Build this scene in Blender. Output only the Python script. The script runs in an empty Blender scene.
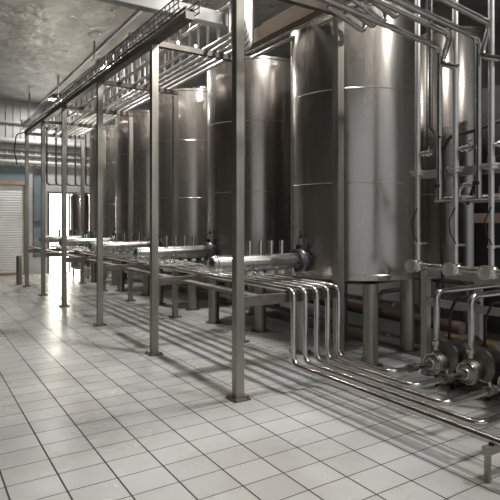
import bpy, math, random
from mathutils import Vector, Matrix
random.seed(7)
C = bpy.context.scene.collection
PI = math.pi

# ------------------------------------------------------------------ materials
def mat(name, col, rough=0.5, metal=0.0, spec=0.5):
    m = bpy.data.materials.new(name); m.use_nodes = True
    b = m.node_tree.nodes['Principled BSDF']
    b.inputs['Base Color'].default_value = (*col, 1)
    b.inputs['Roughness'].default_value = rough
    b.inputs['Metallic'].default_value = metal
    b.inputs['Specular IOR Level'].default_value = spec
    return m

def N(m, t, **kw):
    n = m.node_tree.nodes.new(t)
    for k, v in kw.items(): setattr(n, k, v)
    return n
def L(m, a, b): m.node_tree.links.new(a, b)
def ramp(m, fac, stops):
    r = N(m, 'ShaderNodeValToRGB')
    e = r.color_ramp.elements
    e[0].position, e[0].color = stops[0][0], (*stops[0][1], 1)
    e[1].position, e[1].color = stops[1][0], (*stops[1][1], 1)
    for p, c in stops[2:]:
        x = e.new(p); x.color = (*c, 1)
    L(m, fac, r.inputs[0]); return r.outputs[0]

def noisy(name, c0, c1, scale=(6, 6, 6), r0=0.2, r1=0.4, metal=0.0, bump=0.0, detail=4, dist=.02):
    """colour and gloss wandering between two values"""
    m = mat(name, c0, r0, metal)
    b = m.node_tree.nodes['Principled BSDF']
    tc = N(m, 'ShaderNodeTexCoord'); mp = N(m, 'ShaderNodeMapping')
    mp.inputs['Scale'].default_value = scale
    nz = N(m, 'ShaderNodeTexNoise'); nz.inputs['Detail'].default_value = detail
    nz.inputs['Scale'].default_value = 1
    L(m, tc.outputs['Object'], mp.inputs[0]); L(m, mp.outputs[0], nz.inputs['Vector'])
    L(m, ramp(m, nz.outputs['Fac'], [(0.3, c0), (0.7, c1)]), b.inputs['Base Color'])
    L(m, ramp(m, nz.outputs['Fac'], [(0.3, (r0,)*3), (0.7, (r1,)*3)]), b.inputs['Roughness'])
    if bump:
        bp = N(m, 'ShaderNodeBump'); bp.inputs['Strength'].default_value = bump
        bp.inputs['Distance'].default_value = dist
        L(m, nz.outputs['Fac'], bp.inputs['Height']); L(m, bp.outputs[0], b.inputs['Normal'])
    return m

M = {}
M['tank'] = noisy('tank_steel', (.385,.35,.315), (.46,.43,.395), (5, 5, .6), .19, .30, .9)
M['steel'] = noisy('polished_pipe_steel', (.48,.465,.44), (.58,.565,.54), (8, 8, 8), .15, .27, 1)
M['brushed'] = noisy('brushed_box_steel', (.31,.295,.255), (.40,.385,.335), (18, 18, 2), .40, .52, 1)
M['dull'] = noisy('dull_frame_steel', (.20,.18,.16), (.29,.265,.24), (12, 12, 12), .35, .55, 1)
M['dark'] = noisy('dark_painted_steel', (.10,.085,.075), (.16,.14,.12), (6, 6, 6), .4, .6, .3)
M['grey'] = noisy('grey_painted_steel', (.25,.245,.235), (.31,.30,.285), (4, 4, 4), .35, .5, 0)
M['beam'] = noisy('brown_grey_beam_steel', (.13,.115,.10), (.20,.18,.16), (8, 8, 8), .45, .6, .8)
M['brownbeam'] = noisy('brown_beam_steel', (.15,.12,.085), (.21,.17,.125), (3, 3, 3), .4, .55, .5)
M['palesteel'] = noisy('pale_pipe_steel', (.60,.58,.56), (.70,.68,.66), (8, 8, 8), .3, .42, .7)
M['drum'] = noisy('satin_drum_steel', (.36,.355,.34), (.44,.43,.415), (8, 8, 8), .24, .34, 1)
M['rust'] = noisy('rusty_steel_plate', (.10,.07,.05), (.26,.22,.18), (30, 30, 30), .6, .8, .4)
M['rubber'] = mat('black_rubber', (.012,.012,.013), .45)
M['white'] = noisy('white_paint', (.70,.69,.66), (.78,.77,.74), (3, 3, 3), .4, .55)
M['redbrown'] = noisy('red_brown_paint', (.10,.07,.058), (.15,.10,.085), (6, 6, 6), .4, .6)
M['wood'] = noisy('brown_door_trim', (.33,.23,.16), (.42,.31,.22), (2, 2, 14), .5, .65)
M['bluesteel'] = mat('blue_grey_clamp', (.20,.25,.32), .35, .8)
M['yellow'] = mat('ochre_label_paint', (.20,.13,.05), .5)
M['palepipe'] = noisy('pale_grey_pipe', (.46,.455,.44), (.54,.535,.52), (2, 2, 2), .35, .5)
M['wallmetal'] = noisy('grey_cladding', (.46,.47,.475), (.54,.55,.555), (1, 1, 3), .4, .6)
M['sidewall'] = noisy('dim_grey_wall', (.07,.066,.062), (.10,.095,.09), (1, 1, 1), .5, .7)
M['ceiling'] = noisy('foil_ceiling', (.44,.425,.40), (.62,.605,.58), (2.2, 2.2, 2.2), .25, .45, .8, 1.0, 12, .07)
m = M['shutter'] = mat('roller_shutter', (.86,.855,.84), .5)
m = M['glass'] = mat('blue_grey_glass', (.22,.27,.31), .08, 0, .8)

def emis(name, col, s):
    m = bpy.data.materials.new(name); m.use_nodes = True
    nt = m.node_tree; nt.nodes.remove(nt.nodes['Principled BSDF'])
    e = nt.nodes.new('ShaderNodeEmission'); e.inputs[0].default_value = (*col, 1); e.inputs[1].default_value = s
    nt.links.new(e.outputs[0], nt.nodes['Material Output'].inputs[0])
    return m
M['lamp'] = emis('lamp_lens', (1, .95, .86), 22)
M['daylight'] = emis('daylit_door_glass', (1, .98, .82), 9)
M['window_day'] = emis('daylit_window_glass', (.84, .93, 1), 2.2)

# tiled floor
def floor_mat():
    m = mat('white_floor_tiles', (.7,.7,.68), .2)
    b = m.node_tree.nodes['Principled BSDF']
    tc = N(m, 'ShaderNodeTexCoord'); sp = N(m, 'ShaderNodeSeparateXYZ'); L(m, tc.outputs['Object'], sp.inputs[0])
    def math_(op, a, bb=None):
        n = N(m, 'ShaderNodeMath', operation=op)
        for i, v in enumerate((a, bb)):
            if v is None: continue
            if isinstance(v, (int, float)): n.inputs[i].default_value = v
            else: L(m, v, n.inputs[i])
        return n.outputs[0]
    TX, TY = .303, .252
    u = math_('DIVIDE', math_('SUBTRACT', sp.outputs[0], 1.978 - TX*40), TX)
    v = math_('DIVIDE', math_('SUBTRACT', sp.outputs[1], 3.204 - TY*60), TY)
    def grout(w, half):   # 1 in the joint
        f = math_('FRACT', w)
        d = math_('MINIMUM', f, math_('SUBTRACT', 1.0, f))
        return math_('LESS_THAN', d, half)
    g = math_('MAXIMUM', grout(u, .018), grout(v, .015))
    cb = N(m, 'ShaderNodeCombineXYZ'); L(m, math_('FLOOR', u), cb.inputs[0]); L(m, math_('FLOOR', v), cb.inputs[1])
    wn = N(m, 'ShaderNodeTexWhiteNoise', noise_dimensions='2D'); L(m, cb.outputs[0], wn.inputs['Vector'])
    nz = N(m, 'ShaderNodeTexNoise'); nz.inputs['Scale'].default_value = 1.3; nz.inputs['Detail'].default_value = 6
    L(m, tc.outputs['Object'], nz.inputs['Vector'])
    tile = ramp(m, wn.outputs['Value'], [(0, (.585,.585,.575)), (1, (.66,.66,.65))])
    dirt = ramp(m, nz.outputs['Fac'], [(.35, (.80,.78,.74)), (.62, (1, 1, 1))])
    mx = N(m, 'ShaderNodeMix', data_type='RGBA', blend_type='MULTIPLY'); mx.inputs['Factor'].default_value = 1
    L(m, tile, mx.inputs['A']); L(m, dirt, mx.inputs['B'])
    mg = N(m, 'ShaderNodeMix', data_type='RGBA'); L(m, g, mg.inputs['Factor'])
    L(m, mx.outputs['Result'], mg.inputs['A']); mg.inputs['B'].default_value = (.05, .047, .042, 1)
    L(m, mg.outputs['Result'], b.inputs['Base Color'])
    rr = ramp(m, nz.outputs['Fac'], [(.3, (.34,)*3), (.7, (.2,)*3)])
    rg = N(m, 'ShaderNodeMix', data_type='RGBA'); L(m, g, rg.inputs['Factor'])
    L(m, rr, rg.inputs['A']); rg.inputs['B'].default_value = (.85, .85, .85, 1)
    L(m, rg.outputs['Result'], b.inputs['Roughness'])
    tilt = N(m, 'ShaderNodeBump'); tilt.inputs['Strength'].default_value = .5; tilt.inputs['Distance'].default_value = .003
    inv = math_('SUBTRACT', 1.0, g); L(m, inv, tilt.inputs['Height']); L(m, tilt.outputs[0], b.inputs['Normal'])
    return m
M['floor'] = floor_mat()
M['shadefloor'] = noisy('tank_shade_floor', (.09,.085,.075), (.15,.14,.125), (3, 3, 3), .3, .5)  # dark tone carries the shade under the tanks, floor is not wet

# corrugations in a wall or a shutter: real ribs are modelled, see ribbed()

# ------------------------------------------------------------------ mesh helpers
class MB:
    def __init__(s): s.v = []; s.f = []
    def add(s, vs, fs):
        o = len(s.v); s.v += [tuple(p) for p in vs]; s.f += [tuple(i + o for i in f) for f in fs]; return s
    def box(s, x0, x1, y0, y1, z0, z1):
        vs = [(x, y, z) for z in (z0, z1) for y in (y0, y1) for x in (x0, x1)]
        return s.add(vs, [(0,2,3,1), (4,5,7,6), (0,1,5,4), (2,6,7,3), (0,4,6,2), (1,3,7,5)])
    def bar(s, a, b, w, h=None):
        """rectangular bar between two points, w across (level), h up"""
        a, b = Vector(a), Vector(b); h = h or w
        d = (b - a).normalized()
        up = Vector((0,0,1)) if abs(d.z) < .95 else Vector((0,1,0))
        x = d.cross(up).normalized(); y = x.cross(d)
        vs = [p + x*sx*w/2 + y*sy*h/2 for p in (a, b) for sx, sy in ((-1,-1),(1,-1),(1,1),(-1,1))]
        return s.add(vs, [(3,2,1,0), (4,5,6,7), (0,1,5,4), (1,2,6,5), (2,3,7,6), (3,0,4,7)])
    def tube(s, pts, r, n=12, bend=0.0, steps=6, cap=True):
        pts = [Vector(p) for p in pts]
        if bend:
            out = [pts[0]]
            for i in range(1, len(pts) - 1):
                p = pts[i]; a = (pts[i-1] - p); c = (pts[i+1] - p)
                la, lc = a.length, c.length; a.normalize(); c.normalize()
                ang = a.angle(c)
                if ang > 3.1: out.append(p); continue
                t = min(bend / math.tan(ang/2), la*.49, lc*.49)
                rad = t * math.tan(ang/2)
                bis = (a + c).normalized(); cen = p + bis * (rad / math.sin(ang/2))
                p0, p1 = p + a*t - cen, p + c*t - cen
                for k in range(steps + 1):
                    q = p0.normalized().slerp(p1.normalized(), k/steps) * rad
                    out.append(cen + q)
            out.append(pts[-1]); pts = out
        rings = []; prev = None
        for i, p in enumerate(pts):
            d = ((pts[i+1] - p) if i + 1 < len(pts) else (p - pts[i-1]))
            if 0 < i < len(pts) - 1: d = (pts[i+1] - p).normalized() + (p - pts[i-1]).normalized()
            d.normalize()
            if prev is None:
                u = d.cross(Vector((0,0,1)) if abs(d.z) < .9 else Vector((1,0,0))).normalized()
            else:
                u = (prev - d * prev.dot(d)).normalized()
            prev = u; w = d.cross(u)
            rings.append([p + (u*math.cos(2*PI*k/n) + w*math.sin(2*PI*k/n)) * r for k in range(n)])
        vs = [q for rg in rings for q in rg]; fs = []
        for i in range(len(rings) - 1):
            for k in range(n):
                k2 = (k+1) % n
                fs.append((i*n+k, i*n+k2, (i+1)*n+k2, (i+1)*n+k))
        if cap:
            fs.append(tuple(reversed(range(n)))); e = (len(rings)-1)*n; fs.append(tuple(e+k for k in range(n)))
        return s.add(vs, fs)
    def lathe(s, prof, origin=(0,0,0), axis='Z', n=32):
        """prof: (radius, height) from low to high"""
        o = Vector(origin); vs = []; fs = []
        for r, h in prof:
            for k in range(n):
                c, sn = r*math.cos(2*PI*k/n), r*math.sin(2*PI*k/n)
                vs.append(o + Vector({'Z': (c, sn, h), 'X': (h, c, sn), 'Y': (sn, h, c)}[axis]))
        for i in range(len(prof) - 1):
            for k in range(n):
                k2 = (k+1) % n
                fs.append((i*n+k, i*n+k2, (i+1)*n+k2, (i+1)*n+k))
        if prof[0][0] > 1e-6: fs.append(tuple(reversed(range(n))))
        if prof[-1][0] > 1e-6: e = (len(prof)-1)*n; fs.append(tuple(e+k for k in range(n)))
        return s.add(vs, fs)
    def torus(s, cen, R, r, axis='Z', n=32, m=8):
        cen = Vector(cen); vs = []; fs = []
        for i in range(n):
            a = 2*PI*i/n
            for j in range(m):
                b_ = 2*PI*j/m; rr = R + r*math.cos(b_); h = r*math.sin(b_)
                c, sn = rr*math.cos(a), rr*math.sin(a)
                vs.append(cen + Vector({'Z': (c, sn, h), 'X': (h, c, sn), 'Y': (sn, h, c)}[axis]))
        for i in range(n):
            for j in range(m):
                fs.append((i*m+j, ((i+1)%n)*m+j, ((i+1)%n)*m+(j+1)%m, i*m+(j+1)%m))
        return s.add(vs, fs)
    def build(s, name, material, parent=None, bevel=0):
        me = bpy.data.meshes.new(name)
        vs = s.v; loc = Vector((0,0,0))
        if parent is None:       # origin at the foot of the thing
            xs, ys, zs = zip(*vs)
            loc = Vector(((min(xs)+max(xs))/2, (min(ys)+max(ys))/2, min(zs)))
            vs = [tuple(Vector(p) - loc) for p in vs]
        me.from_pydata(vs, [], s.f); me.update()
        me.materials.append(M[material] if isinstance(material, str) else material)
        for p in me.polygons: p.use_smooth = True
        me.set_sharp_from_angle(angle=math.radians(35))
        o = bpy.data.objects.new(name, me); C.objects.link(o); o.location = loc
        if parent: o.parent = parent
        if bevel:
            b = o.modifiers.new('bevel', 'BEVEL'); b.width = bevel; b.segments = 2; b.limit_method = 'ANGLE'
        return o

def tag(o, label, cat, group=None, kind=None):
    o['label'] = label; o['category'] = cat
    if group: o['group'] = group
    if kind: o['kind'] = kind
    return o
def thing(name, label, cat, loc=(0,0,0), group=None, rz=0):
    o = bpy.data.objects.new(name, None); C.objects.link(o); o.location = loc; o.rotation_euler = (0,0,rz)
    o.empty_display_size = .1
    return tag(o, label, cat, group)
def struct(name, mb, material):
    o = mb.build(name, material); o['kind'] = 'structure'; return o
def kids(o): return [c for c in C.objects if c.parent == o]
def copy_tree(o, parent=None):
    c = o.copy(); C.objects.link(c)
    if parent: c.parent = parent
    for ch in kids(o): copy_tree(ch, c)
    return c
ORD = ['first','second','third','fourth','fifth','sixth','seventh','eighth','ninth','tenth']

# ------------------------------------------------------------------ room
WY = 16.9      # far wall
CZ = 5.15      # ceiling
fl = struct('floor', MB().box(-5, 11, -7, WY+.3, -.1, 0), 'floor')
struct('floor_shade', MB().box(5.0, 9.3, 3.0, WY, .0005, .006), 'shadefloor')  # thin dark sheet painting the shade under and behind the tanks
# object coordinates of the floor = world coordinates
fl.data.transform(Matrix.Translation(fl.location)); fl.location = (0,0,0)
struct('ceiling', MB().box(-5, 11, -5, WY+.3, CZ, CZ+.1), 'ceiling')
# ribbed far wall with openings left for shutter, glass doors and transom
w = MB()
def ribbed(mb, x0, x1, z0, z1, y, pitch=.2, rib=.05, depth=.03):
    mb.box(x0, x1, y, y+.12, z0, z1)
    k = 0
    while x0 + (k+.5)*pitch < x1 - rib:
        c = x0 + (k+.5)*pitch
        mb.box(c-rib/2, c+rib/2, y-depth, y, z0+.001, z1-.001); k += 1
ribbed(w, -5, 11, 3.22, CZ, WY)
w.box(-5, -.6, WY, WY+.12, 0, 3.22); w.box(2.86, 3.02, WY, WY+.12, 0, 3.22)
w.box(3.32, 3.44, WY, WY+.12, 0, 3.22); w.box(4.75, 11, WY, WY+.12, 0, 3.22)
w.box(3.02, 3.32, WY, WY+.12, 0, .5); w.box(3.44, 4.75, WY, WY+.12, 2.5, 3.22)
struct('wall_far', w, 'wallmetal')
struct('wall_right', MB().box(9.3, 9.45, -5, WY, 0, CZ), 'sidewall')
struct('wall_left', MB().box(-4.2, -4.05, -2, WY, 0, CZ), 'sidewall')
# roller shutter with real slats
s = MB()
for k in range(36):
    z = .06 + k*.0735
    s.add([(-.6, WY+.05, z), (2.8, WY+.05, z), (2.8, WY+.043, z+.012), (-.6, WY+.043, z+.012),
           (2.8, WY+.043, z+.062), (-.6, WY+.043, z+.062), (2.8, WY+.05, z+.0735), (-.6, WY+.05, z+.0735)],
          [(0,1,2,3), (3,2,4,5), (5,4,6,7)])
d2 = struct('door_2', s, 'shutter')
d2['label'] = 'white roller shutter in the far wall'
struct('trim_1', MB().box(-.6, 2.86, WY-.05, WY+.06, 2.68, 2.80), 'wood')
struct('trim_2', MB().box(-.6, 2.80, WY-.06, WY+.06, 0, .06), 'wood')
struct('trim_3', MB().box(2.78, 2.87, WY-.05, WY+.06, 0, 2.68), 'wood')
struct('window_1', MB().box(-.6, 2.86, WY+.03, WY+.06, 2.80, 3.22), 'glass')
wf = MB().box(3.02, 3.32, WY-.02, WY+.05, .5, .55).box(3.02, 3.32, WY-.02, WY+.05, 3.17, 3.22).box(3.02, 3.32, WY-.02, WY+.05, 1.55, 1.6)
wf.box(3.02, 3.06, WY-.02, WY+.05, .55, 3.17).box(3.28, 3.32, WY-.02, WY+.05, .55, 3.17)
w2 = struct('window_2', wf, 'dull')
MB().box(3.06-3.17, 3.28-3.17, .03-.015, .045-.015, .05, 2.67).build('pane', 'glass', w2)
df = MB().box(3.44, 3.5, WY-.03, WY+.08, 0, 2.5).box(4.69, 4.75, WY-.03, WY+.08, 0, 2.5).box(3.5, 4.69, WY-.03, WY+.08, 2.44, 2.5)
df.box(4.07, 4.12, WY, WY+.06, 0, 2.44)
d1 = struct('door_1', df, 'dull')
c = d1.location
MB().box(3.5-c.x, 4.07-c.x, WY+.03-c.y, WY+.04-c.y, .02, 2.44).build('pane', 'daylight', d1)
MB().box(4.12-c.x, 4.69-c.x, WY+.03-c.y, WY+.04-c.y, .02, 2.44).build('pane', 'daylight', d1)

# rails and pipes along the far wall
for z, r, lab in ((4.50, .035, 'thin pale conduit high on the far wall, topmost of three'),
                  (3.96, .085, 'thick white insulated pipe along the far wall, middle of three'),
                  (3.34, .065, 'white pipe along the far wall just above the shutter')):
    o = MB().tube([(-3.9, WY-.13, z), (8.9, WY-.13, z)], r, 12).build('wall_pipe', 'palepipe')
    tag(o, lab, 'pipe', 'pipes along the far wall')
for z, lab in ((3.72, 'dark upper cable rail between the white far wall pipes'), (3.53, 'dark lower cable rail between the white far wall pipes')):
    o = MB().bar((-3.9, WY-.06, z), (8.9, WY-.06, z), .05, .05).build('wall_rail', 'dark')
    tag(o, lab, 'rail', 'dark rails along the far wall')

# J shaped pipes dropping before the far wall
for i in range(6):
    x = 3.15 + i*.27; y = 15.55 + (i % 2)*.1
    o = MB().tube([(x, y, 4.3), (x, y, 2.62), (x+.24, y, 2.62)], .026, 8, .1, 5).build('drop_pipe', 'dull')
    tag(o, f'thin J-shaped drop pipe above the bright far door, {ORD[i]} of six from the shutter side', 'pipe', 'drop pipes by the far door')
o = MB().bar((2.6, 15.6, 4.28), (6.5, 15.6, 4.28), .16, .09).bar((2.7, 15.6, 4.3), (2.7, 15.6, CZ), .04).bar((6.4, 15.6, 4.3), (6.4, 15.6, CZ), .04)
tag(o.build('pipe_hanger', 'dull'), 'hanger beam carrying the J-shaped drop pipes at the far end', 'beam')

# ------------------------------------------------------------------ lamps
LX = 3.6
lamp_labels = ['round ceiling lamp over the pumps at the near end', 'round ceiling lamp over the nearest rack post pair',
               'round ceiling lamp over the third tank from the camera', 'round ceiling lamp over the fourth tank from the camera',
               'small glowing round ceiling lamp at the far end of the hall', 'added unseen ceiling lamp lighting the pump floor at the right']  # last lamp is out of view, added to brighten the pump floor
for i, y in enumerate((.2, 4.0, 7.9, 11.7, 15.6, .6)):
    t = thing('ceiling_lamp', lamp_labels[i], 'lamp', ((LX, LX, LX, LX, 3.38, 5.3)[i], y, CZ-.13), 'ceiling lamps above the pipe rack')
    MB().lathe([(.19, .03), (.20, .10), (.12, .13), (.0, .13)], n=24).build('lamp_housing', 'grey', t)
    MB().lathe([(.0, .015), (.14, .018), (.18, .03)], n=24).build('lamp_lens', 'lamp', t)
    ld = bpy.data.lights.new('lamp_light', 'AREA'); ld.shape = 'DISK'; ld.size = .42
    ld.energy = (20, 195, 155, 125, 80, 125)[i]; ld.color = (1, .98, .95)
    lo = bpy.data.objects.new('lamp_light', ld); C.objects.link(lo); lo.parent = t; lo.location = (0, 0, -.005)
o = MB().tube([(3.2, -2, CZ-.03), (3.2, WY, CZ-.03)], .025, 8).build('ceiling_conduit', 'white')
tag(o, 'straight pale conduit running along the ceiling towards the far wall', 'conduit')

# ------------------------------------------------------------------ pipe rack
PY = [1.95, 4.05, 5.95, 8.04, 10.18, 11.95, 13.75]   # portal positions; the first is out of frame
def fx(y): return 2.46 - .0145*(y - 4.05)
BX = 3.66
rack = thing('pipe_rack', 'long stainless pipe rack of square posts and crossbeams along the tank row', 'pipe rack', (2.4, 4.05, 0))
def RP(mb, name, material): 
    mb.v = [(x-2.4, y-4.05, z) for x, y, z in mb.v]; return mb.build(name, material, rack)
for i, y in enumerate(PY):
    x = fx(y); top = 3.72
    for px_, tp in ((x, top), (BX, 3.68)):
        if i == 0 and px_ == x: continue
        if i == 0: continue
        mb = MB().box(px_-.04, px_+.04, y-.04, y+.04, .012, tp)
        p = RP(mb, 'post', 'brushed')
        q = MB().box(px_-.085, px_+.085, y-.085, y+.085, 0, .012)
        for sx in (-1, 1):
            for sy in (-1, 1):
                q.lathe([(.011, .012), (.011, .03), (0, .03)], (px_+sx*.065, y+sy*.065, 0), n=6)
        q.v = [(a-2.4, b-4.05, c_) for a, b, c_ in q.v]
        q.build('base_plate', 'rust', p)
    if i == 0: continue
    RP(MB().bar((x+.04, y, 3.735), (BX+.04, y, 3.735), .07, .065), 'upper_crossbeam', 'beam')
    RP(MB().bar((x+.04, y, .87), (BX-.04, y, .87), .07, .09), 'lower_crossbeam', 'dull')
ymax = PY[-1]
RP(MB().bar((fx(5.0), 5.0, 3.765), (fx(ymax), ymax+.05, 3.765), .10, .08), 'long_beam', 'dark')
RP(MB().bar((BX, 1.0, 3.93), (BX, PY[2]+.1, 3.93), .10, .17), 'long_beam', 'brownbeam')
# flat ledge strips between lower crossbeams on the aisle side
for y in PY[1:]: RP(MB().bar((2.66, y, .90), (2.66, y+1.5, .90), .10, .03), 'pipe_ledge', 'brushed')

# high grey box beam crossing over the rack
o = MB().box(-4.0, 3.72, 5.84, 5.98, 4.10, 4.27).build('crossing_beam', 'grey', None, .01)
tag(o, 'pale grey box beam crossing high over the aisle above the rack', 'beam')
tag(MB().tube([(3.50, 5.66, 4.4), (3.48, 5.66, 4.0), (3.56, 5.70, 3.86), (3.60, 5.90, 3.60)], .012, 8, .08).build('box_cable', 'rubber'), 'thin black cable hanging from the black box by the second rear post', 'cable')
hb = thing('hanging_box', 'black upright box hanging above the second rear rack post', 'box', (3.58, 5.72, 4.03))
MB().box(-.09, .09, -.08, .08, 0, .62).build('casing', 'rubber', hb, .01)
MB().tube([(0, 0, .62), (0, 0, CZ-4.03)], .02, 8).build('hanger_rod', 'dull', hb)

# wire cable tray on the aisle-side beam
ct = thing('cable_tray', 'wire mesh cable tray lying along the dark aisle-side beam of the rack', 'cable tray', (2.40, 5.0, 3.81))
def CTx(y): return fx(y) - 2.40
for off in (-.12, .12):
    for z in (.012, .075, .14):
        MB().tube([(CTx(5.0)+off, 0, z), (CTx(ymax)+off, ymax-5.0, z)], .009 if z > .1 else .007, 6).build('long_wire', 'steel', ct)
for k in range(80):
    y = .03 + k*(ymax-5.1)/79; c0 = CTx(5+y)
    MB().tube([(c0-.12, y, .14), (c0-.12, y, .005), (c0+.12, y, .005), (c0+.12, y, .14)], .0065, 6).build('hoop_wire', 'steel', ct)
for k, lab in enumerate(('aisle-side black cable lying in the wire cable tray', 'tank-side black cable lying in the wire cable tray')):
    pts = [(fx(5+j*.55) - .04 + k*.08 + random.uniform(-.012, .012), 5+j*.55, 3.84 + random.uniform(0, .012)) for j in range(16)]
    tag(MB().tube(pts, .015, 6).build('cable', 'rubber'), lab, 'cable', 'cables in the cable tray')

# five pipes on the upper crossbeams
for i in range(7):
    x = (2.74, 2.98, 3.14, 3.25, 3.36, 3.47, 3.58)[i]
    o = MB().tube([(x, 4.75 + .14*i, 4.5), (x, 4.75 + .14*i, 3.795), (x, 13.9 + .1*i, 3.795)][(1 if i < 2 else 0):] if i > 1 else [(x, 5.93, 3.795), (x, 13.9 + .1*i, 3.795)], .024, 10, .08).build('overhead_pipe', 'palesteel')
    tag(o, f'stainless pipe on the upper rack crossbeams, {ORD[i]} of seven from the aisle', 'pipe', 'pipes on the upper crossbeams')
# upper tier
for i in range(5):
    x = 2.74 + i*.16; z = 4.36 + (i % 2)*.1
    o = MB().tube([(x, 5.4 if i == 4 else 6.1 + .1*i, z), (x, 14.2, z)], .024, 8).build('upper_pipe', 'steel')
    tag(o, f'raised pipe above the rack under the ceiling, {ORD[i]} of five from the aisle', 'pipe', 'raised upper tier pipes')
for row, x in enumerate((2.74, 2.98, 3.36)):
    for k in range(20):
        y = (6.25 + k*.37 + row*.15) if row < 2 else 5.45 + k*.29
        o = MB().tube([(x, y, 3.82), (x, y, 4.36)], .020, 8).build('riser_pipe', 'palesteel')
        tag(o, ('short vertical riser in the row nearest the aisle, between overhead and raised pipes', 'short vertical riser in the row behind, between overhead and raised pipes', 'short vertical riser in the row nearest the tanks, between overhead and raised pipes')[row], 'pipe', ('risers nearest the aisle', 'risers in the second row', 'risers nearest the tanks')[row])
for k in range(3):
    y = 7.3 + k*3.1
    o = MB().bar((2.6, y, 4.29), (3.6, y, 4.29), .04, .04).bar((3.0, y, 4.31), (3.0, y, CZ), .03, .03).bar((3.58, y, 4.31), (3.58, y, CZ), .03, .03)
    o = o.build('trapeze_hanger', 'dull')
    tag(o, f'trapeze hanger holding the raised pipes from the ceiling, {ORD[k]} from the grey beam', 'hanger', 'trapeze hangers under the ceiling')
# near twin pipes tight under the rear long beam
for i, (x, z) in enumerate(((3.76, 3.86), (3.84, 3.80))):
    o = MB().tube([(x, 1.2, z), (x, 5.95, z)], .026, 10).build('beam_pipe', 'steel')
    tag(o, ('upper' if i == 0 else 'lower') + ' bright pipe running under the brown rear rack beam', 'pipe', 'twin pipes under the rear beam')
for i in range(3):
    x = 3.78 + i*.1
    o = MB().tube([(x, 1.2, 4.12+i*.05), (x, 5.6 - i*.1, 4.12+i*.05)], .02, 8).build('conduit', 'dull')
    tag(o, f'thin conduit on top of the brown rear rack beam, {ORD[i]} of three from the aisle', 'conduit', 'conduits above the rear beam')

# ------------------------------------------------------------------ tanks
TX_, TR = 4.57, .78
def make_tank(label, R, zb, zt, legr, nleg=4, group='steel tanks in the row'):
    t = thing('storage_tank', label, 'tank', (0,0,0), group)
    pr = [(0, zb-.10), (R*.55, zb-.08), (R-.02, zb-.005), (R, zb), (R, zt-.04), (R+.012, zt-.03), (R+.012, zt), (R-.02, zt+.01), (R*.5, zt+.10), (.12, zt+.15), (0, zt+.15)]
    b = MB().lathe(pr, n=96).build('shell', 'tank', t)
    for z in (2.02, 3.05, zb+.06):
        if z < zt-.2: MB().torus((0,0,z), R, .005, n=72, m=6).build('weld_seam', 'steel', b)
    for k in range(nleg):
        a = math.radians(241.5 + k*360/nleg)
        lx, ly = (R-.11)*math.cos(a), (R-.11)*math.sin(a)
        g = MB().lathe([(legr, .015), (legr, zb-.04)], (lx, ly, 0), n=24).build('leg', 'brushed', t)
        MB().lathe([(legr+.05, 0), (legr+.05, .015), (0, .015)], (lx, ly, 0), n=24).build('foot_plate', 'dull', g)
    mw = MB().lathe([(.16, zt+.1), (.16, zt+.22), (.2, zt+.22), (.2, zt+.25), (0, zt+.27)], (.25, .1, 0), n=24).build('manhole', 'steel', t)
    return t
tank_labels = ['nearest tall steel tank, beside the valve pipes, wrapped by a weld seam',
               'second tall steel tank from the camera, behind the nearest rack post',
               'third tall steel tank from the camera, bluish, behind the second rack post',
               'fourth tall steel tank from the camera, behind the third rack post',
               'farthest tall steel tank, beside the narrow column near the bright door']
TYS = [4.77, 6.97, 9.17, 11.4, 13.53]
proto = make_tank(tank_labels[0], TR, .95, 3.97, .085)
tanks = [proto]
for i in range(1, 5):
    c = copy_tree(proto); c['label'] = tank_labels[i]; tanks.append(c)
for t, y in zip(tanks, TYS): t.location = (TX_, y, 0); t.rotation_euler = (0,0,0)
t = make_tank('slimmer steel tank standing in back behind the valve pipes on the right', .60, .7, 4.6, .07, 4, None); t.location = (7.5, 5.55, 0)
t = thing('narrow_tank', 'narrow steel column vessel standing in front of the bright far door', 'tank', (4.08, 15.6, 0))
MB().lathe([(.2, .2), (.27, .26), (.27, 2.3), (.2, 2.4), (0, 2.43)], n=32).build('shell', 'tank', t)
for k in range(3):
    a = k*2*PI/3 + .4
    MB().lathe([(.03, 0), (.03, .3)], (.2*math.cos(a), .2*math.sin(a), 0), n=10).build('leg', 'brushed', t)

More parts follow.
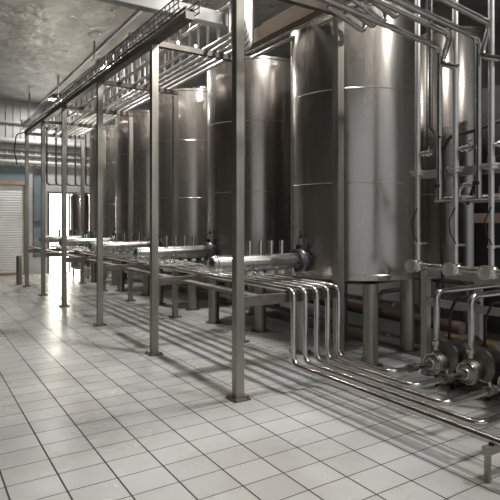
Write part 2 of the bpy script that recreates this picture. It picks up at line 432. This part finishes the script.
# headers sticking out from each tank over the pipe rack
PX = [3.01 + i*.14 for i in range(5)]         # lower pipes
hl = ['nearest big horizontal header drum joined to the nearest tank', 'second big horizontal header drum, joined to the second tank',
      'third big horizontal header drum, joined to the third tank', 'fourth big horizontal header drum, joined to the fourth tank',
      'farthest big horizontal header drum, joined to the last tank']
def make_header():
    t = thing('pipe_header', hl[0], 'header', (TX_-TR, 0, 1.15), 'header drums on the tanks')
    MB().lathe([(0, -1.24), (.045, -1.235), (.075, -1.215), (.088, -1.18), (.088, -.13)], axis='X', n=32).build('drum', 'drum', t)
    MB().torus((-1.17, 0, 0), .088, .007, 'X').build('end_band', 'steel', t)
    MB().lathe([(.09, -.13), (.13, -.13), (.13, -.095), (.11, -.09), (.11, -.075), (.13, -.07), (.13, -.035), (.09, -.03), (.09, .004)], axis='X', n=32).build('flange', 'dull', t)
    cl = MB().torus((-.083, 0, 0), .128, .013, 'X').build('clamp_ring', 'bluesteel', t)
    MB().box(-.10, -.065, -.03, .03, .13, .18).build('clamp_bolt', 'rubber', cl)
    g = MB().lathe([(.009, .12), (.009, .25)], (-.04, .02, 0), n=8).build('gauge_stem', 'steel', t)
    MB().lathe([(.008, .25), (.018, .255), (.018, .29), (.008, .30), (.004, .34)], (-.04, .02, 0), n=10).build('gauge_knob', 'rubber', g)
    MB().tube([(-.10, -.06, .1), (-.0, -.16, .02)], .012, 8).build('lever', 'rubber', t)
    for i in range(4):
        x = PX[0] + .03 + i*.142 - (TX_-TR)
        s_ = MB().lathe([(.026, .06), (.026, .20), (.031, .20), (.031, .235), (.02, .235)], (x, 0, 0), n=14).build('stub', 'steel', t)
        u = MB().lathe([(.018, -.15), (.018, -.07)], (x, 0, 0), n=12).build('outlet', 'steel', t)
        MB().lathe([(.034, -.135), (.034, -.10)], (x, 0, 0), n=12).build('outlet_union', 'white', u)
    MB().lathe([(.03, -.14), (.03, -.05)], (-.17, 0, 0), n=12).build('drain', 'steel', t)
    return t
h0 = make_header()
hs = [h0] + [copy_tree(h0) for _ in range(4)]
for i, h in enumerate(hs): h['label'] = hl[i]; h.location = (TX_-TR, TYS[i], 1.15)

# five lower pipes: along the rack, down, along the floor, across to the pumps
PUY = [3.27, 2.90, 2.50, 2.12, 1.74]
for i in range(5):
    x = PX[i]; k = 4 - i
    yd = 3.95
    pts = [(x, 14.4, .945), (x, yd, .945), (x, yd, .25), (x, PUY[k], .25), (4.10, PUY[k], .25)]
    o = MB().tube(pts, .027, 14, .075, 8).build('process_pipe', 'steel')
    tag(o, ['outermost of five pipes bending down from the low rack, nearest the aisle',
            'second from the aisle of the five pipes bending down to the floor',
            'middle one of the five pipes bending down to the floor',
            'fourth from the aisle of the five pipes, bending across the floor to the second pump',
            'innermost of the five pipes bending down, ending at the first pump'][i], 'pipe', 'five process pipes')
# low supports under the floor runs
for i, y in enumerate((1.93,)):
    t = thing('pipe_support', 'low trestle under the floor pipes at the right picture edge', 'support', (3.29, y, 0))
    MB().box(-.36, .36, -.02, .02, .17, .222).build('crossbar', 'brushed', t)
    for sx in (-.33, .33): MB().box(sx-.015, sx+.015, -.015, .015, 0, .17).build('leg', 'brushed', t)
# guard rails/low pipes behind the tank legs
o = MB().tube([(5.6, 3.99, .30), (5.6, 14.5, .30)], .075, 16)
o.tube([(5.6, 3.985, .30), (5.6, 3.99, .30)], .055, 16)
dp = tag(o.build('drain_pipe', 'redbrown'), 'thick reddish brown pipe lying low behind the tank legs', 'pipe')
for y in (4.6, 7.9, 11.2, 14.1):
    MB().box(-.09, .09, y-.03-dp.location.y, y+.03-dp.location.y, -dp.location.z, .03).build('saddle', 'dull', dp)
for i, (x, z, y0, lab) in enumerate(((4.75, .62, 4.3, 'upper thin rail behind the tank legs'), (6.3, .75, 3.7, 'rear grey pipe running low behind the tanks'), (4.55, .30, 4.2, 'lower thin rail between the tank legs'))):
    tag(MB().tube([(x, y0, z), (x, 14.2, z)], .026, 8).build('low_pipe', 'dull'), lab, 'pipe', 'thin pipes behind the tank legs')
tag(MB().tube([(5.9, 5.0, .66), (5.2, 4.95, .66), (5.2, 4.95, .5)], .03, 10, .08).build('bent_pipe', 'dull'), 'short bent pipe under the nearest tank', 'pipe')
kb = MB().box(8.1, 8.3, -2, 15, 0, .45)
tag(kb.build('kerb', 'grey'), 'low grey kerb wall on the floor behind the tanks', 'kerb')

# ------------------------------------------------------------------ pumps
pl = ['first centrifugal pump, at the end of the innermost floor pipe', 'second centrifugal pump with round face, beside black cable', 'third centrifugal pump cut off by the right picture edge']
def make_pump():
    t = thing('pump', pl[0], 'pump', (4.13, 0, 0), 'centrifugal pumps')
    MB().lathe([(.045, -.03), (.055, -.02), (.085, .0), (.105, .012), (.112, .03), (.112, .085), (.095, .10), (.09, .13)], (0,0,.25), 'X', 36).build('volute', 'brushed', t)
    MB().torus((.0, 0, .25), .092, .010, 'X').build('clamp_band', 'steel', t)
    MB().torus((-.03, 0, .25), .043, .012, 'X', 20).build('inlet_union', 'steel', t)
    MB().lathe([(.028, .12), (.028, .17), (.045, .17), (.045, .205), (.028, .205)], (.07, 0, .25), 'Z', 16).build('outlet_union', 'steel', t)
    MB().lathe([(.09, .13), (.165, .17), (.17, .19), (.17, .62), (.15, .65), (0, .65)], (0,0,.29), 'X', 32).build('motor', 'dull', t)
    MB().box(.25, .37, -.05, .05, .445, .475).build('terminal_box', 'yellow', t)
    MB().box(.2, .60, -.11, .11, .05, .15).build('motor_foot', 'rust', t)
    for a, b in ((.18, -.09), (.18, .09), (.46, -.09), (.46, .09)):
        MB().lathe([(.02, 0), (.02, .05)], (a, b, 0), n=8).build('foot', 'rubber', t)
    MB().lathe([(.012, .02), (.012, .12), (.025, .12)], (.06, 0, 0), n=8).build('drain_cock', 'rubber', t)
    return t
p0 = make_pump()
ps = [p0, copy_tree(p0), copy_tree(p0)]
for i, p in enumerate(ps):
    p['label'] = pl[i]; p.location = (4.13, PUY[i], 0)
    x = 4.20; y = PUY[i]
    o = MB().tube([(x, y, .45), (x, y, .93), (x+1.3, y, .93)], .029, 14, .075, 8).build('delivery_pipe', 'steel')
    tag(o, 'delivery pipe rising from the ' + ORD[i] + ' pump and bending back under the valve rail', 'pipe', 'pump delivery pipes')
    # hose/cable arcs
    pts = []
    for k in range(15):
        a = k/14
        pts.append((4.42 - .02*math.sin(a*PI), y - .11 - .14*math.sin(a*PI*.5)**2 * (1 if i else .6), .42 + .52*math.sin(a*PI*.75) - .05*a))
    pts = [(4.42, y-.02, .44)] + pts
    pts = [(4.40, y-.02, .44), (4.34, y-.06, .20)] if False else pts
    o = MB().tube([(4.36, y-.02, .46), (4.33, y-.05, .56), (4.32, y-.06, .72), (4.36, y-.10, .86), (4.44, y-.18, .88), (4.5, y-.26, .82)], .013, 8, .05, 5)
    tag(o.build('power_cable', 'rubber'), 'black power cable looping up from the ' + ORD[i] + ' pump motor', 'cable', 'pump power cables')
# small lever valves on the pump inlet lines
for i in range(3):
    y = PUY[i]; x = 3.86
    t = thing('lever_valve', 'small lever valve on the floor pipe just before the ' + ORD[i] + ' pump', 'valve', (x, y, .25), 'lever valves before the pumps')
    MB().lathe([(.034, -.05), (.04, -.05), (.04, -.03), (.033, -.03), (.033, .03), (.04, .03), (.04, .05), (.034, .05)], axis='X', n=18).build('body', 'dull', t)
    MB().lathe([(.012, .03), (.012, .075)], n=8).build('stem', 'steel', t)
    MB().tube([(0, 0, .072), (-.06, .0, .08), (-.13, .01, .11)], .007, 6).build('lever', 'steel', t)

# ------------------------------------------------------------------ valve skid
sk = thing('valve_skid', 'grey square-tube frame carrying the valve pipes behind the pumps', 'frame', (4.48, 3.62, 0))
def SK(mb, name, m_='grey'):
    mb.v = [(x-4.48, y-3.62, z) for x, y, z in mb.v]; return mb.build(name, m_, sk)
M['skid'] = noisy('skid_steel', (.36,.35,.32), (.46,.45,.41), (8, 8, 8), .3, .5, .85)
SK(MB().box(4.45, 4.52, 3.59, 3.66, 0, 1.08), 'post', 'skid')
SK(MB().box(4.45, 4.52, 1.50, 1.57, 0, 2.2), 'post', 'skid')
SK(MB().box(5.35, 5.42, 3.59, 3.66, 0, 1.08), 'post', 'skid')
for z in (1.06, .77): SK(MB().box(4.455, 4.515, 1.57, 3.59, z-.035, z+.035), 'rail', 'skid')
SK(MB().box(4.52, 5.35, 3.60, 3.65, 1.0, 1.07), 'rail', 'skid')
SK(MB().box(4.25, 4.30, 1.40, 3.50, 2.02, 2.10), 'valve_rail', 'skid')
SK(MB().box(4.62, 4.67, 1.40, 3.3, 1.78, 1.86), 'valve_rail', 'skid')
SK(MB().box(4.25, 4.67, 1.50, 1.57, 2.03, 2.09), 'bracket', 'skid')
SK(MB().box(4.46, 4.65, 1.50, 1.57, 1.79, 1.85), 'bracket', 'skid')
tag(MB().box(4.9, 4.98, 1.4, 3.35, 1.58, 1.68).build('rear_beam', 'redbrown'), 'reddish brown horizontal beam behind the valve pipes', 'beam')

VX = 4.10
o = MB().tube([(VX, 3.46, 1.17), (VX, 1.6, 1.17)], .030, 14).build('manifold_pipe', 'steel')
tag(o, 'lower horizontal manifold pipe joining the three valve bodies', 'pipe', 'horizontal manifold pipes')
o = MB().tube([(VX+.08, 3.26, 1.80), (VX+.08, 1.6, 1.80)], .030, 14).build('manifold_pipe', 'steel')
tag(o, 'upper horizontal manifold pipe at the foot of the bent down pipes', 'pipe', 'horizontal manifold pipes')
vy = [3.41, 2.99, 2.64]
nm = ['beside the nearest tank', 'in the middle of the valve group', 'at the right end of the valve group']
for i, y in enumerate(vy):
    # tall pipe down to the flange
    o = MB().tube([(VX, y, 2.12), (VX, y, 4.6)], .026, 12).build('down_pipe', 'palesteel')
    tag(o, 'straight vertical pipe coming from the ceiling ' + nm[i], 'pipe', 'straight vertical pipes')
    t = thing('stem_valve', 'tall stem valve with round seat body ' + nm[i], 'valve', (VX, y, 1.17), 'stem valves on the lower manifold')
    MB().lathe([(.0, -.06), (.045, -.055), (.06, -.03), (.06, .03), (.045, .05), (.03, .055)], n=24).build('seat_body', 'steel', t)
    MB().lathe([(.0, -.105), (.035, -.105), (.038, -.115), (.062, -.115), (.062, -.085), (.045, -.08), (.045, -.0)], axis='X', n=24).build('end_union', 'palesteel', t)
    MB().lathe([(.024, .05), (.024, .20), (.034, .20), (.034, .225), (.024, .225), (.024, .90)], n=16).build('stem_tube', 'palesteel', t)
    MB().lathe([(.024, .86), (.06, .87), (.06, .895), (.075, .90), (.075, .915), (.03, .92), (.03, .97)], n=24).build('top_flange', 'palesteel', t)
    MB().tube([(.03, -.02, .215), (.07, -.05, .215)], .012, 8).build('air_fitting', 'steel', t)
    # side valve
    s = thing('sample_valve', 'small threaded side valve on the vertical pipe ' + nm[i], 'valve', (VX, y-.04, 2.24), 'small side valves')
    MB().lathe([(.018, .0), (.018, -.03), (.03, -.03), (.03, -.05), (.02, -.055), (.02, -.075), (.033, -.08), (.033, -.105), (.022, -.11), (.022, -.14)], axis='Y', n=14).build('body', 'steel', s)
    MB().tube([(0, -.09, .03), (-.0, -.09, .06), (.0, -.13, .07)], .007, 6).build('lever', 'steel', s)
    tag(MB().tube([(VX-.03, y-.02, 1.72), (VX-.05, y+.03, 1.6), (VX-.04, y+.02, 1.48), (VX-.05, y-.04, 1.40)], .006, 6, .05, 4).build('air_hose', 'rubber'),
        'thin black air hose along the stem valve ' + nm[i], 'hose', 'air hoses on stem valves')
# bent down pipes
by = [3.19, 2.785]
zt = [3.22, 3.19]
for i, y in enumerate(by):
    z = zt[i]
    o = MB().tube([(2.2, y+.05, z+.22), (VX+.04, y, z), (VX+.04, y, 1.80)], .027, 14, .085, 8).build('feed_pipe', 'steel')
    tag(o, ('first' if i == 0 else 'second') + ' sloping overhead pipe bending straight down into the upper manifold', 'pipe', 'overhead feed pipes')
    k = MB().lathe([(.0, -.03), (.022, -.02), (.026, 0), (.022, .02), (0, .03)], (VX-.0, y, 1.93), 'X', 14).tube([(VX, y, 1.93), (VX+.04, y, 1.93)], .008, 6)
    k.v = [tuple(Vector(p) - o.location) for p in k.v]; k.build('valve_knob', 'rubber', o)
for i, y in enumerate((3.06, 2.66)):
    z = (3.30, 3.27)[i]
    o = MB().tube([(2.2, y+.05, z+.25), (VX+.02, y, z), (VX-.05, y+.04, z-.27), (VX+.01, y-.09, z-.32)], .027, 14, .05, 6).build('offset_pipe', 'steel')
    tag(o, ('first' if i == 0 else 'second') + ' sloping overhead pipe with a Z-shaped drop into a straight vertical pipe', 'pipe', 'overhead pipes with Z drops')
# shiny elbows at the ceiling above the nearest tank's corner
for i in range(4):
    y = 3.80 - i*.14
    o = MB().tube([(3.72, y, 3.95), (3.72, y, 3.42), (3.95, y, 3.42), (3.95, y, 3.95)] if False else [(3.3, y, 3.75), (3.78, y, 3.60), (3.78, y, 3.48), (3.3, y, 3.63)], .026, 12, .055, 8).build('return_bend', 'steel')
    tag(o, f'U-shaped return bend above the rear rack post, {ORD[i]} of four from the tank', 'pipe', 'return bends near the ceiling')
# vertical perforated tray with cable
tr = thing('vertical_tray', 'narrow perforated vertical cable tray beside the nearest tank', 'cable tray', (4.20, 3.35, 2.45))
for off in (-.03, .03): MB().box(-.006, .006, off-.006, off+.006, 0, 2.2).build('side_rail', 'steel', tr)
for k in range(34): MB().box(-.004, .004, -.03, .03, .04+k*.064, .052+k*.064).build('rung', 'steel', tr)
tag(MB().tube([(4.19, 3.35, 4.6), (4.19, 3.34, 2.5), (4.17, 3.24, 2.40), (4.12, 3.17, 2.38)], .012, 8, .06).build('tray_cable', 'rubber'), 'black cable running down the perforated vertical tray', 'cable')
tag(MB().tube([(4.4, 2.6, 2.52), (4.3, 2.95, 2.42), (4.16, 3.10, 2.38), (4.15, 3.16, 2.25), (4.16, 3.18, 1.95), (4.2, 3.22, 1.72), (4.25, 3.25, 1.3), (4.3, 3.27, .9)], .017, 8, .08, 5).build('drooping_cable', 'rubber'), 'black cable drooping across the vertical pipes then down past the upper manifold', 'cable')
tag(MB().tube([(4.35, 2.55, 2.3), (4.22, 2.85, 2.0), (4.22, 2.95, 1.75)], .016, 8, .05).build('slanted_cable', 'rubber'), 'thick black cable slanting behind the middle stem valve', 'cable')
# dark switch box and curved pipes in the back
ob = thing('control_cabinet', 'black control cabinet behind the right end of the valve pipes', 'cabinet', (6.75, 3.9, 0))
MB().box(-.25, .25, -.9, .55, .1, 3.4).build('casing', 'rubber', ob, .01)
MB().box(-.262, -.25, -.85, -.18, .2, 3.3).build('door', 'rubber', ob)
MB().box(-.262, -.25, -.16, .50, .2, 3.3).build('door', 'rubber', ob)
MB().box(-.24, .24, -.88, .53, 0, .1).build('plinth', 'dull', ob)
for i, y in enumerate((3.12, 2.68)):
    o = MB().tube([(4.5+.0, y+.12, 1.80), (4.5, y+.12, 1.95), (4.5, y-.10, 1.95), (4.5, y-.10, 1.80)], .022, 12, .1, 8).build('arch_pipe', 'steel')
    tag(o, ('left' if i == 0 else 'right') + ' small arched pipe behind the upper manifold', 'pipe', 'arched pipes behind the manifold')

# ------------------------------------------------------------------ far end bits
bo = thing('bollard', 'short round steel bollard standing beside the roller shutter', 'bollard', (2.25, 14.4, 0))
MB().lathe([(.07, .01), (.07, .70), (.06, .715), (0, .72)], n=24).build('tube', 'brushed', bo)
MB().lathe([(.1, 0), (.1, .01), (0, .01)], n=24).build('base_plate', 'rust', bo)
bx = thing('crate', 'low white crate on the floor by the bright door', 'crate', (4.35, 15.0, 0))
MB().box(-.35, .35, -.2, .2, .05, .28).build('body', 'white', bx, .01)
for a in (-.28, .22): MB().box(a, a+.06, -.2, .2, 0, .05).build('skid', 'dull', bx)
tag(MB().tube([(2.35, 13.8, 3.78), (2.1, 13.85, 3.72), (2.05, 13.85, 3.3), (2.12, 13.85, 2.95)], .014, 8, .12, 6).build('loose_cable', 'rubber'), 'black cable hanging loose from the far end of the rack', 'cable')
jb = thing('junction_box', 'small pale junction box on the far end of the rack', 'box', (2.32, 13.75, 3.925))
MB().box(-.12, .2, -.08, .08, 0, .14).build('casing', 'white', jb, .008)
MB().lathe([(.015, .14), (.015, .19)], (.05, 0, 0), n=8).build('gland', 'rubber', jb)

# ------------------------------------------------------------------ world, camera, colour
wd = bpy.data.worlds.new('daylight'); bpy.context.scene.world = wd; wd.use_nodes = True
bg = wd.node_tree.nodes['Background']; bg.inputs[0].default_value = (.90, .95, 1, 1); bg.inputs[1].default_value = .6

cd = bpy.data.cameras.new('camera'); co = bpy.data.objects.new('camera', cd); C.objects.link(co)
cd.sensor_width = 36; cd.lens = 526/500*36; cd.shift_y = -.058; cd.clip_end = 200
co.location = (0, 0, 1.6); co.rotation_euler = (PI/2, 0, -math.radians(32.57))
sc = bpy.context.scene; sc.camera = co
sc.view_settings.view_transform = 'Standard'; sc.view_settings.look = 'None'
sc.view_settings.gamma = 1; sc.view_settings.use_curve_mapping = False
sc.view_settings.exposure = 0.0
